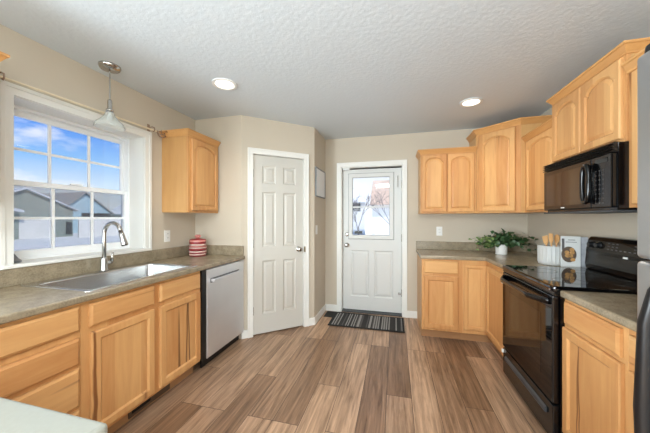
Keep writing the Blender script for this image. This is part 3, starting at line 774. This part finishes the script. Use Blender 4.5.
# ------------------------------------------------------------------ range
rg = thing('electric_range', 'black glass-top electric range between the two right-hand countertops', 'range', (.9, 2.551, 0), RM90)
RWd = .745
MB().box(.002, RWd - .002, .002, .60, .03, .905).box(.03, .08, .05, .1, 0, .03).box(RWd - .08, RWd - .03, .05, .1, 0, .03).box(.03, .08, .5, .55, 0, .03).box(RWd - .08, RWd - .03, .5, .55, 0, .03).build('body', 'black', rg)
ck = MB().loops([rrect(-.001, RWd + .001, -.038, .6, .02, .9), rrect(-.002, RWd + .002, -.04, .6, .022, .915), rrect(.0, RWd, -.036, .598, .022, .926), rrect(.012, RWd - .012, -.022, .59, .018, .929)], True, True).build('cooktop', 'black_glass', rg, smooth=False, bevel=.002)
for cx, cy, r in ((.2, .14, .105), (.56, .14, .085), (.2, .42, .08), (.56, .42, .1)):
    MB().lathe([(r, .9291), (r, .9295), (r - .004, .9295), (r - .004, .9291)], (cx, cy, 0), 40, cap0=False, cap1=False).build('burner_ring', 'grey_ring', ck)
od = MB().box(.006, RWd - .006, -.034, .0, .262, .872).build('oven_door', 'black', rg, bevel=.006)
MB().box(.13, RWd - .13, -.0365, -.034, .37, .74).build('oven_window', 'oven_glass', od)
MB().box(.012, RWd - .012, -.0355, -.0338, .275, .80).build('door_glass', 'black_glass', od)
hp = []
for i in range(17):
    t = i / 16; hp.append((.035 + (RWd - .07) * t, -.036 - .052 * min(1, math.sin(math.pi * t) * 1.9) , .835))
oh = MB().loops([[(x, y - .014, z - .016), (x, y + .010, z - .02), (x, y + .012, z + .012), (x, y - .006, z + .018), (x, y - .016, z + .006)] for x, y, z in hp], True, True).build('oven_handle', 'black', od, smooth=True)
dr = MB().box(.006, RWd - .006, -.032, .0, .045, .25).build('storage_drawer', 'black', rg, bevel=.005)
MB().prism([(-.033, .168), (-.044, .172), (-.044, .196), (-.033, .205)], 'X', .07, RWd - .07).build('drawer_grip', 'charcoal', dr)
for z in (.222, .79): MB().box(.008, .028, -.046, -.033, z - .012, z + .014).build('white_edge_block', 'white_plastic', od if z > .5 else dr, bevel=.003)  # small white blocks at the edge of oven door and drawer
MB().box(0, RWd, -.03, .0, .874, .899).build('front_trim', 'black', rg, bevel=.003)
MB().lathe([(.006, 0), (.006, -.003)], (RWd - .02, -.0395, .908), 10, 'Y').build('trim_screw', 'chrome', rg)
gp_ = [(.60, .926), (.535, .93), (.528, .97), (.535, 1.05), (.535, 1.075), (.548, 1.15), (.565, 1.175), (.60, 1.178)]
gd_ = MB().prism(gp_, 'X', .004, RWd - .004).build('backguard', 'black', rg, bevel=.008, seg=3)
def panel_pt(z): return .535 + (z - 1.075) * (.013 / .075)
for x in (.065, .14, .6, .68):
    z = 1.118; y = panel_pt(z)
    kb = MB().lathe([(.026, 0), (.026, -.004), (.021, -.006), (.019, -.024), (.015, -.026)], (x, y, z), 20, 'Y').build('control_knob', 'black_plastic', gd_, smooth=True)
    MB().box(x - .002, x + .002, y - .0275, y - .0255, z - .012, z + .012).build('knob_mark', 'button', kb)
MB().prism([(panel_pt(1.085) - .002, 1.085), (panel_pt(1.15) - .002, 1.15), (panel_pt(1.15) + .006, 1.15), (panel_pt(1.085) + .006, 1.085)], 'X', .2, .55).build('control_display', 'black_glass', gd_)
kp = MB()
for i in range(9):
    for j in range(3):
        if 3 <= i <= 5 and j: continue
        z = 1.095 + .02 * j; kp.box(.225 + i * .036, .243 + i * .036, panel_pt(z) - .0032, panel_pt(z), z, z + .005)
kp.build('control_print', 'button', gd_)
MB().prism([(.531, 1.052), (.5335, 1.064), (.536, 1.064), (.536, 1.052)], 'X', .365, .4).build('maker_badge', 'white_plastic', gd_)

# ------------------------------------------------------------------ microwave
mw = thing('microwave_oven', 'black over-the-range microwave with loop handle hung above the range', 'microwave', (1.165, 2.552, 0), RM90)
mwW = .71
MB().box(0, mwW, .02, .37, 1.358, 1.735).build('body', 'black', mw, bevel=.004)
dwid = .545
md = MB().box(.004, dwid, -.006, .02, 1.376, 1.678).build('door', 'black', mw, bevel=.006)
MB().box(.05, dwid - .075, -.0085, -.006, 1.405, 1.645).build('door_glass', 'micro_glass', md)
hx, hz = dwid - .01, 1.525
lpz = []
for i in range(25):
    a = 2 * math.pi * i / 24
    c_, s_ = math.cos(a), math.sin(a)
    lpz.append((hx + .03 * (abs(c_) ** .7) * (1 if c_ > 0 else -1), -.03, hz + .112 * (abs(s_) ** .8) * (1 if s_ > 0 else -1)))
MB().tube(lpz, .0135, 10, False).build('loop_handle', 'black', md, smooth=True)
for q_ in (.09, -.115): MB().box(hx - .012, hx + .012, -.03, -.004, hz + q_, hz + q_ + .025).build('handle_post', 'black', md)
cp = MB().box(dwid + .004, mwW - .003, -.006, .02, 1.376, 1.678).build('control_panel', 'black', mw, bevel=.006)
kp = MB()
cu = sorted({round(dwid + .036 + i * .03 + d_x, 4) for i in range(3) for d_x in (0, .0042, .0058, .01)})
cz = sorted({round(1.40 + j * .027 + d_z, 4) for j in range(8) for d_z in (0, .003, .004, .007)})
def is_key(u, z):
    ku, kz = (u - dwid - .036) / .03, (z - 1.40) / .027
    fu, fz = (ku % 1) * .03, (kz % 1) * .027
    return (fu < .01 and fz < .007) or .0042 < fu < .0058 or (.003 < fz < .004 and round(kz - .1) == 0)
kp.cells(cu, cz, is_key, lambda u, z, t: (u, t, z), -.0068, -.005)
kp.build('button_print', 'faint_print', cp)
MB().box(dwid + .035, mwW - .03, -.0075, -.005, 1.635, 1.66).build('clock_display', 'black_glass', cp)
vg = MB()
for i in range(4):
    z = 1.682 + i * .0138
    vg.prism([(-.008, z), (-.012, z + .004), (.004, z + .0125), (.02, z + .0125), (.02, z)], 'X', 0, mwW)
vg.build('vent_grille', 'black_plastic', mw)
MB().box(.0, mwW, -.004, .36, 1.35, 1.36).build('bottom_plate', 'charcoal', mw)
MB().box(.24, .28, -.0095, -.008, 1.387, 1.393).build('maker_badge', 'white_plastic', md)

# ------------------------------------------------------------------ refrigerator
rf = thing('refrigerator', 'stainless top-freezer refrigerator at the right edge beside the short countertop', 'refrigerator', (.792, 1.158, 0), RM90)
MB().box(.0, .755, .07, .72, .04, 1.85).build('cabinet', 'charcoal', rf)
for z0_, z1_ in ((1.18, 1.86), (.07, 1.172)):
    fd = MB().box(.0, .755, 0, .062, z0_, z1_).build('freezer_door' if z0_ > 1 else 'fridge_door', 'fridge_steel', rf, bevel=.014, seg=3)
    MB().box(.006, .75, .062, .07, z0_ + .01, z1_ - .01).build('door_gasket', 'black_plastic', fd)
    za, zb = (1.2, 1.6) if z0_ > 1 else (.3, 1.14)
    hd = MB().tube([(.115, -.002, zb), (.107, -.026, zb - .05), (.094, -.038, zb - .15), (.088, -.042, (za + zb) / 2), (.094, -.038, za + .15), (.107, -.026, za + .05), (.115, -.002, za)], [.013, .015, .018, .02, .018, .015, .013], 12).build('door_handle', 'black_plastic', fd, smooth=True) if z0_ < 1 else None
MB().box(.01, .745, .03, .07, 0.0, .065).build('kick_grille', 'black_plastic', rf)
MB().loops([rrect(.004, .09, .012, .16, .02, 1.86), rrect(.006, .088, .014, .158, .02, 1.885), rrect(.016, .078, .026, .15, .018, 1.893)], True, True).build('hinge_cover', 'black_plastic', rf)

# ------------------------------------------------------------------ lamps
pl = thing('pendant_light', 'ribbed glass pendant light on a nickel rod over the sink', 'pendant lamp', (-2.04, 1.54, H), 0, world=True)
px, py = -2.04, 1.54
MB().lathe([(.068, H), (.069, H - .008), (.06, H - .026), (.03, H - .034), (.012, H - .042)], (px, py, 0), 32).build('canopy', 'chrome', pl, smooth=True)
MB().tube([(px, py, H - .03), (px, py, 2.16)], .005, 8).build('rod', 'chrome', pl)
MB().lathe([(.01, 2.19), (.015, 2.18), (.015, 2.125), (.024, 2.115), (.024, 2.098)], (px, py, 0), 18).build('socket', 'chrome', pl, smooth=True)
rings = []
for r, z in [(.022, 2.1), (.028, 2.088), (.036, 2.068), (.047, 2.05), (.064, 2.032), (.08, 2.018), (.089, 2.0), (.092, 1.984), (.09, 1.984), (.086, 2.0), (.077, 2.015), (.061, 2.029), (.044, 2.047), (.033, 2.066), (.025, 2.087)]:
    rings.append([(px + (r + (.0022 if i % 2 else 0) * (r > .04)) * math.cos(2 * math.pi * i / 64), py + (r + (.0022 if i % 2 else 0) * (r > .04)) * math.sin(2 * math.pi * i / 64), z) for i in range(64)])
MB().loops(rings).build('glass_shade', 'shade_glass', pl, smooth=True)
MB().lathe([(.008, 2.098), (.009, 2.085), (.016, 2.065), (.018, 2.05), (.014, 2.035), (0, 2.028)], (px, py, 0), 18, cap1=False).build('bulb', 'ceramic', pl, smooth=True)

def can(label, x, y, src=None):
    r = thing('recessed_light', label, 'ceiling light', (x, y, H), 0, 'recessed ceiling lights') if src is None else None
    if src is None:
        MB().lathe([(.074, -.001), (.1, -.001), (.1, -.008), (.08, -.01), (.074, -.006)], (0, 0, 0), 36, cap0=False, cap1=False).build('trim_ring', 'white_plastic', r, smooth=False)
        MB().lathe([(.077, -.0008), (.077, -.0045)], (0, 0, 0), 36).build('lens', 'lamp', r)
        return r
    c_ = src.copy(); C.objects.link(c_); c_.location = (x, y, H); c_['label'] = label
    for ch in list(src.children):
        q = ch.copy(); C.objects.link(q); q.parent = c_
    return c_
c1 = can('lit recessed ceiling light near the pantry side, left of the two', -1.38, 1.985)
can('lit recessed ceiling light above the walkway to the corner cabinets, right of the two', .713, 2.89, c1)
for x, y in ((-1.38, 1.985), (.713, 2.89)):
    d = bpy.data.lights.new('recessed_lamp', 'SPOT'); d.energy = 11; d.spot_size = math.radians(140); d.spot_blend = .8; d.shadow_soft_size = .07; d.color = (1, .93, .84)
    o = bpy.data.objects.new('recessed_lamp', d); o.location = (x, y, H - .03); C.objects.link(o)

# curtain rod
cr_ = thing('curtain_rod', 'thin pale curtain rod with twisted finials above the sink window', 'curtain rod', (-2.15, 1.55, 2.115), 0, world=True)
ra, rb = Vector((-2.152, 1.0, 2.112)), Vector((-2.152, 2.052, 2.126))
pale = plain('antique_ivory_metal', (232, 218, 188), .35, .1)
brz = plain('weathered_bronze', (156, 130, 110), .4, .4)
MB().tube([ra, rb], .0075, 10).build('rod', pale, cr_, smooth=True)
for p, sg in ((ra, -1), (rb, 1)):
    fb = MB()
    L_ = .085
    for q in range(4):
        hel = []
        for i in range(13):
            t = i / 12; a = q * math.pi / 2 + t * math.pi; rr = .004 + .029 * math.sin(math.pi * t)
            hel.append((p.x + rr * math.cos(a), p.y + sg * (.012 + L_ * t), p.z + rr * math.sin(a) - .02 * t))
        fb.tube(hel, .0032, 6)
    fb.lathe([(.009, p.y + sg * .0), (.011, p.y + sg * .006), (.007, p.y + sg * .014)], (p.x, 0, p.z), 12, 'Y')
    fb.lathe([(.004, p.y + sg * .094), (.008, p.y + sg * .1), (.002, p.y + sg * .108)], (p.x, 0, p.z - .02), 10, 'Y')
    fb.build('finial', brz, cr_, smooth=True)
    yb = p.y - sg * .03
    bk = MB().tube([(WL, yb, p.z + .03), (p.x - .015, yb, p.z + .032), (p.x + .008, yb, p.z + .022), (p.x + .01, yb, p.z), (p.x, yb, p.z - .012), (p.x - .01, yb, p.z - .004)], .0048, 8)
    bk.box(WL, WL + .004, yb - .012, yb + .012, p.z - .005, p.z + .06)
    bk.build('bracket', brz, cr_)

# ------------------------------------------------------------------ wall plates
def outlet(label, loc, rz):
    r = thing('wall_outlet', label, 'outlet', loc, rz, 'white wall outlets')
    pt = MB().box(-.036, .036, -.006, -.0002, -.058, .058).build('cover_plate', 'white_plastic', r, bevel=.003)
    for z in (-.02, .02):
        MB().lathe([(.0165, -.006), (.0165, -.0085), (.014, -.009)], (0, 0, z), 16, 'Y').build('socket_face', 'white_plastic', pt)
        MB().box(-.007, -.0045, -.0098, -.0088, z - .002, z + .007).box(.0045, .007, -.0098, -.0088, z - .002, z + .007).build('slots', 'dark_gap', pt)
    return r
def clone(src, label, loc, rz):
    c_ = src.copy(); C.objects.link(c_); c_.location = loc; c_.rotation_euler = (0, 0, rz); c_['label'] = label
    for ch in list(src.children):
        q = ch.copy(); C.objects.link(q); q.parent = c_
        for g in list(ch.children):
            h_ = g.copy(); C.objects.link(h_); h_.parent = q
    return c_
ou = outlet('white wall outlet between window and pantry-side wall cabinet', (WL, 2.234, 1.137), R90)
clone(ou, 'white wall outlet on back wall below the two-door wall cabinet', (.555, YB, 1.15), 0)
sw = thing('light_switch', 'white light switch below the whiteboard on the short side wall', 'light switch', (-.965, 3.30, 1.17), R90)
pt = MB().box(-.036, .036, -.006, -.0002, -.058, .058).build('cover_plate', 'white_plastic', sw, bevel=.003)
MB().box(-.006, .006, -.014, -.005, -.012, .012).build('toggle', 'white_plastic', pt, bevel=.002)
wb = thing('whiteboard', 'small framed whiteboard on the short wall between pantry and entry', 'whiteboard', (-.965, 3.235, 1.59), R90)
ringbox(MB(), 0, .46, 0, .37, .012, -.018, -.001).build('frame', 'frame_grey', wb, bevel=.002)
MB().box(.012, .448, -.01, -.002, .012, .358).build('writing_surface', 'board', wb)

# ------------------------------------------------------------------ mats
m1 = thing('door_mat', 'dark door mat with grey stripes in front of entry door', 'mat', (-.34, 3.455, 0), 0)
MB().box(-.46, .45, -.235, .235, .0045, .011).build('mat_border', 'mat_black', m1, bevel=.002)
MB().box(-.42, .425, -.205, .205, .0105, .0125).build('striped_field', 'stripes', m1)
m2 = MB().box(-.925, -.35, 3.5, 3.725, .0005, .0045).build('door_mat', 'mat_black'); tag(m2, 'plain black mat peeking out under the striped door mat in corner', 'mat')

# ------------------------------------------------------------------ plant
pp = thing('potted_plant', 'leafy green ivy plant in white pot on the corner countertop', 'plant', (1.157, 3.44, CT), 0)
pot = MB().lathe([(.05, 0), (.056, .004), (.06, .1), (.062, .112), (.056, .113), (.053, .1), (.0, .098)], (0, 0, 0), 32, cap1=False).build('pot', 'ceramic', pp, smooth=True)
MB().lathe([(.054, .1), (.03, .104), (0, .105)], (0, 0, 0), 20, cap0=False, cap1=False).build('soil', 'soil', pot)
rnd = random.Random(3)
stems = MB(); lf1 = MB(); lf2 = MB()
def leaf(mb, p, n, fwd, s):
    f = fwd.normalized(); n = (n - f * n.dot(f)).normalized(); r = f.cross(n)
    out = [(0, 0, 0), (.22, -.34, .02), (.42, -.5, .05), (.6, -.28, .03), (.78, -.3, .03), (1, 0, -.06), (.78, .3, .03), (.6, .28, .03), (.42, .5, .05), (.22, .34, .02)]
    vs = [p + (f * a + r * b + n * c) * s for a, b, c in out] + [p + (f * .5 - n * .04) * s]
    mb.add(vs, [(10, i, (i + 1) % 10) for i in range(10)])
def vine(tip, sag, nleaf, mb, ls):
    p0 = Vector((rnd.uniform(-.03, .03), rnd.uniform(-.03, .03), .1)); p3 = Vector(tip)
    mid = (p0 + p3) / 2 + Vector((0, 0, sag)); pts = []
    for i in range(9):
        t = i / 8; pts.append(p0 * (1 - t) ** 2 + mid * 2 * t * (1 - t) + p3 * t * t)
    stems.tube(pts, .0016, 5)
    for i in range(nleaf):
        t = .2 + .8 * (i + rnd.random()) / nleaf; j = min(7, int(t * 8)); p = pts[j].lerp(pts[j + 1], t * 8 - j if j < 7 else 1)
        q = p + Vector((rnd.gauss(0, .018), rnd.gauss(0, .018), rnd.gauss(0, .014)))
        fw = Vector((rnd.gauss(0, 1), rnd.gauss(0, 1) - .5, rnd.gauss(-.3, .5))); nn = Vector((rnd.gauss(0, .5), rnd.gauss(-.6, .5), 1))
        leaf(mb, q, nn, fw, ls * rnd.uniform(.8, 1.3))
for i in range(44):   # dense crown
    a = rnd.uniform(0, 2 * math.pi); r = rnd.uniform(.05, .23)
    vine((r * math.cos(a) * 1.05, r * math.sin(a) * .7, rnd.uniform(.13, .275) - r * .25), .07, 9, lf1, .043)
for x, y, z in ((-.29, -.05, .14), (-.26, -.1, .1), (-.3, -.02, .17), (-.22, -.08, .12), (-.24, 0, .17), (-.2, -.1, .16), (-.27, -.06, .07), (-.17, -.09, .1)):
    vine((x, y, z), .08, 9, lf2, .04)
for x, y, z in ((.2, -.02, .17), (.25, .05, .15), (.3, 0, .19), (.16, -.08, .11), (.24, -.06, .12), (.28, -.03, .15), (.22, .02, .2), (.3, .03, .12)):
    vine((x, y, z), .06, 8, lf1, .038)
for x, y, z in ((.34, .02, .15), (.30, -.04, .05), (.35, -.03, .1)): vine((x, y, z), .07, 4, lf1, .034)
stems.build('stems', 'stem', pp); lf1.build('foliage', 'leaf', pp); lf2.build('pale_foliage', 'leaf_light', pp)

# ------------------------------------------------------------------ crock + utensils
ux, uy = 1.335, 2.80
uc = thing('utensil_crock', 'white ribbed utensil crock between plant and cookbook', 'crock', (ux, uy, CT), 0)
lp = []
for r, z in [(.088, 0), (.096, .006), (.1, .03), (.1, .15), (.102, .158), (.1, .163), (.094, .16), (.092, .02), (.0, .018)]:
    row = []
    for i in range(72):
        a = 2 * math.pi * i / 72; q = r + (.0025 * (i % 3 == 0) if .02 < z < .152 and r > .095 else 0)
        row.append((q * math.cos(a), q * math.sin(a), z))
    lp.append(row)
MB().loops(lp, True, False).build('crock_body', 'crock_glaze', uc, smooth=False)
def utensil(name, label, base, tip, wide, kind):
    b0, t0 = Vector(base), Vector(tip); d = (t0 - b0).normalized(); L_ = (t0 - b0).length
    s = d.cross(Vector((1, .2, 0))).normalized(); n = s.cross(d).normalized()
    r = thing(name, label, 'utensil', base, 0, 'wooden utensils in the crock', world=True)
    MB().tube([b0, b0 + d * L_ * .72], .0065, 8).build('handle', 'wood_spoon', r, smooth=True)
    prof = {'spatula': [(.66, .25), (.72, .8), (.8, 1), (.98, 1.05), (1, .95)], 'spoon': [(.66, .25), (.72, .6), (.8, .95), (.88, 1), (.96, .75), (1, .25)], 'fork': [(.66, .25), (.74, .85), (.85, .95), (1, .8)]}[kind]
    ls = []
    for t, w_ in prof:
        c0 = b0 + d * L_ * t
        ls.append([c0 + s * wide * w_ + n * .003, c0 - s * wide * w_ + n * .003, c0 - s * wide * w_ - n * .004, c0 + s * wide * w_ - n * .004])
    MB().loops(ls, True, True).build('head', 'wood_spoon', r, bevel=.002)
zb = CT + .02
utensil('spatula', 'broad wooden spatula leaning left in the crock', (ux - .02, uy + .0, zb), (ux - .03, uy + .05, CT + .245), .03, 'spatula')
utensil('wooden_spoon', 'wooden spoon standing upright in middle of the crock', (ux + .03, uy + .015, zb), (ux + .035, uy - .01, CT + .262), .028, 'spoon')
utensil('wooden_fork', 'flat wooden turner leaning right toward the cookbook', (ux - .01, uy - .03, zb), (ux - .03, uy - .045, CT + .272), .024, 'fork')

# ------------------------------------------------------------------ cookbook
bk = thing('cookbook', 'white cookbook with a plated dish on its cover standing by range', 'book', (1.338, 2.674, CT), math.radians(-14))
MB().box(0, .125, 0, .016, 0, .255).build('cover', 'paper', bk, bevel=.002)
MB().box(.003, .1245, .003, .013, .003, .252).build('pages', 'white_plastic', bk)
pz_ = MB(); 
pz_.lathe([(.048, -.0003), (.048, -.0018)], (.05, 0, .105), 32, 'Y'); pz_.v = [(x, y, .105 + (z - .105) * 1.35) for x, y, z in pz_.v]
pz_.build('plate_print', 'plate', bk)
fo = MB()
for i in range(7):
    fo.lathe([(.016, -.0018), (.014, -.003)], (.06 + rnd.uniform(-.024, .024), 0, .105 + rnd.uniform(-.042, .042)), 12, 'Y')
fo.build('food_print', 'food', bk)
MB().box(.005, .022, -.0016, -.0003, .14, .235).box(.03, .1, -.0016, -.0003, .205, .209).box(.045, .09, -.0016, -.0003, .222, .227).build('cover_print', 'button', bk)
cb = thing('cutting_board', 'grey marbled cutting board leaning on wall behind the cookbook', 'board', (1.465, 2.64, CT), math.radians(-14))
MB().box(0, .045, .02, .034, 0, .25).build('board', 'marble', cb, bevel=.003)
MB().box(-.018, .0, .02, .034, 0.0, .245).build('dark_edge_strip', 'black_plastic', cb)

# ------------------------------------------------------------------ outside
g_ = MB().cells([-90, -2.7, 60], [-30, 3.95, 90], lambda x, y: not (x > -2.7 and y < 3.95), lambda x, y, t: (x, y, t), -1.0, -.75)
struct('ground', g_, 'snow', 'snow covered ground outside', 'ground')
def house(name, label, X, y0, y1, zb, ze, zp, yp, siding, roofm='roof'):
    h = thing(name, label, 'house', (X, (y0 + y1) / 2, zb), 0, 'neighbouring houses', world=True)
    MB().prism([(y0, zb), (y1, zb), (y1, ze), (yp, zp), (y0, ze)], 'X', X - 9, X).build('walls', siding, h)
    ov = .45; sl0 = (zp - ze) / (yp - y0); sl1 = (zp - ze) / (y1 - yp)
    MB().prism([(y0 - ov, ze - sl0 * ov), (yp, zp + .02), (y1 + ov, ze - sl1 * ov), (y1 + ov, ze - sl1 * ov + .14), (yp, zp + .18), (y0 - ov, ze - sl0 * ov + .14)], 'X', X - 9.3, X + .35).build('roof', roofm, h)
    return h
snowroof = plain('snowy_shingles', (206, 212, 218), .9, noise=.1, nscale=.8)
hA = house('house', 'grey-green gabled house with white garage door across the snow', -36, 14.6, 23.0, -.75, 2.35, 4.25, 18.8, 'siding', snowroof)
MB().box(-36, -35.94, 18.35, 21.3, -.75, 1.42).build('garage_door', 'garage', hA)
MB().box(-36, -35.9, 22.3, 22.85, -.45, .9).build('dark_wall_patch', 'charcoal', hA)  # small dark box on the grey house front
MB().prism([(15.5, 2.4), (18.2, 1.9), (18.2, 2.1), (16.0, 2.75)], 'X', -36, -34.9).build('porch_roof', snowroof, hA)
hB = house('house', 'pale blue gabled house right behind the grey one', -44, 26.5, 33.2, -.75, 2.3, 5.0, 29.6, 'blue_siding')
hC = house('house', 'grey house with snowy roof at far right of the window view', -38, 35.2, 46, -.75, 2.2, 4.4, 39, 'siding', snowroof)
MB().box(-44, -43.95, 29.2, 33.4, 1.2, 2.1).build('dark_band', 'charcoal', hB)  # plain dark band across the blue house front
fe = MB()
fn = thing('fence', 'white vinyl fence across the snowy yard', 'fence', (-33, 27, -.75), 0, world=True)
MB().box(-33.05, -33, 21.6, 34, -.75, 1.25).build('panel', 'garage', fn)
for i in range(6): MB().box(-33.08, -32.92, 21.6 + i * 2.4, 21.75 + i * 2.4, -.75, 1.4).build('post', 'garage', fn)
# beyond the entry door
h2 = thing('house', 'distant house with tan roof beyond the entry door glass', 'house', (0, 26, -.75), 0, 'neighbouring houses', world=True)
MB().box(-2.1, 4.5, 26, 32, -.75, 2.75).build('walls', 'garage', h2)
MB().prism([(25.4, 2.6), (29, 5.3), (32.6, 2.6)], 'X', -2.25, 4.9).build('roof', 'tan_roof', h2)
h3 = thing('house', 'far white house with dark roof line left of the tan roof', 'house', (-6, 34, -.75), 0, 'neighbouring houses', world=True)
MB().box(-9, -3.6, 34, 40, -.75, 3.4).build('walls', 'garage', h3)
MB().prism([(33.4, 3.3), (37, 5.3), (40.6, 3.3)], 'X', -9.3, -3.3).build('roof', 'snow', h3)
MB().box(-6, -4.2, 33.93, 34, 2.2, 3.2).build('window', 'charcoal', h3)
def tree(name, label, x, y, zb, h, seed):
    r = random.Random(seed); mb = MB()
    def grow(p, d, L_, rad, dep):
        q = p + d * L_; mb.tube([p, (p + q) / 2 + Vector((r.gauss(0, .03), r.gauss(0, .03), 0)) * L_, q], [rad, rad * .85, rad * .7], 6)
        if dep:
            for _ in range(3):
                nd = (d + Vector((r.gauss(0, .55), r.gauss(0, .55), r.uniform(-.05, .4)))).normalized(); grow(p + d * L_ * r.uniform(.6, 1), nd, L_ * r.uniform(.6, .8), rad * .6, dep - 1)
    grow(Vector((x, y, zb)), Vector((0, 0, 1)), h * .32, .05, 4)
    return tag(mb.build(name, 'bark'), label, 'tree')
tree('bare_tree', 'bare tree at left in the entry door glass', -1.95, 15, -.75, 5.0, 4)

tree('bare_tree', 'smaller bare tree standing right of the first one beyond entry door', -.3, 21, -.75, 5.4, 9)
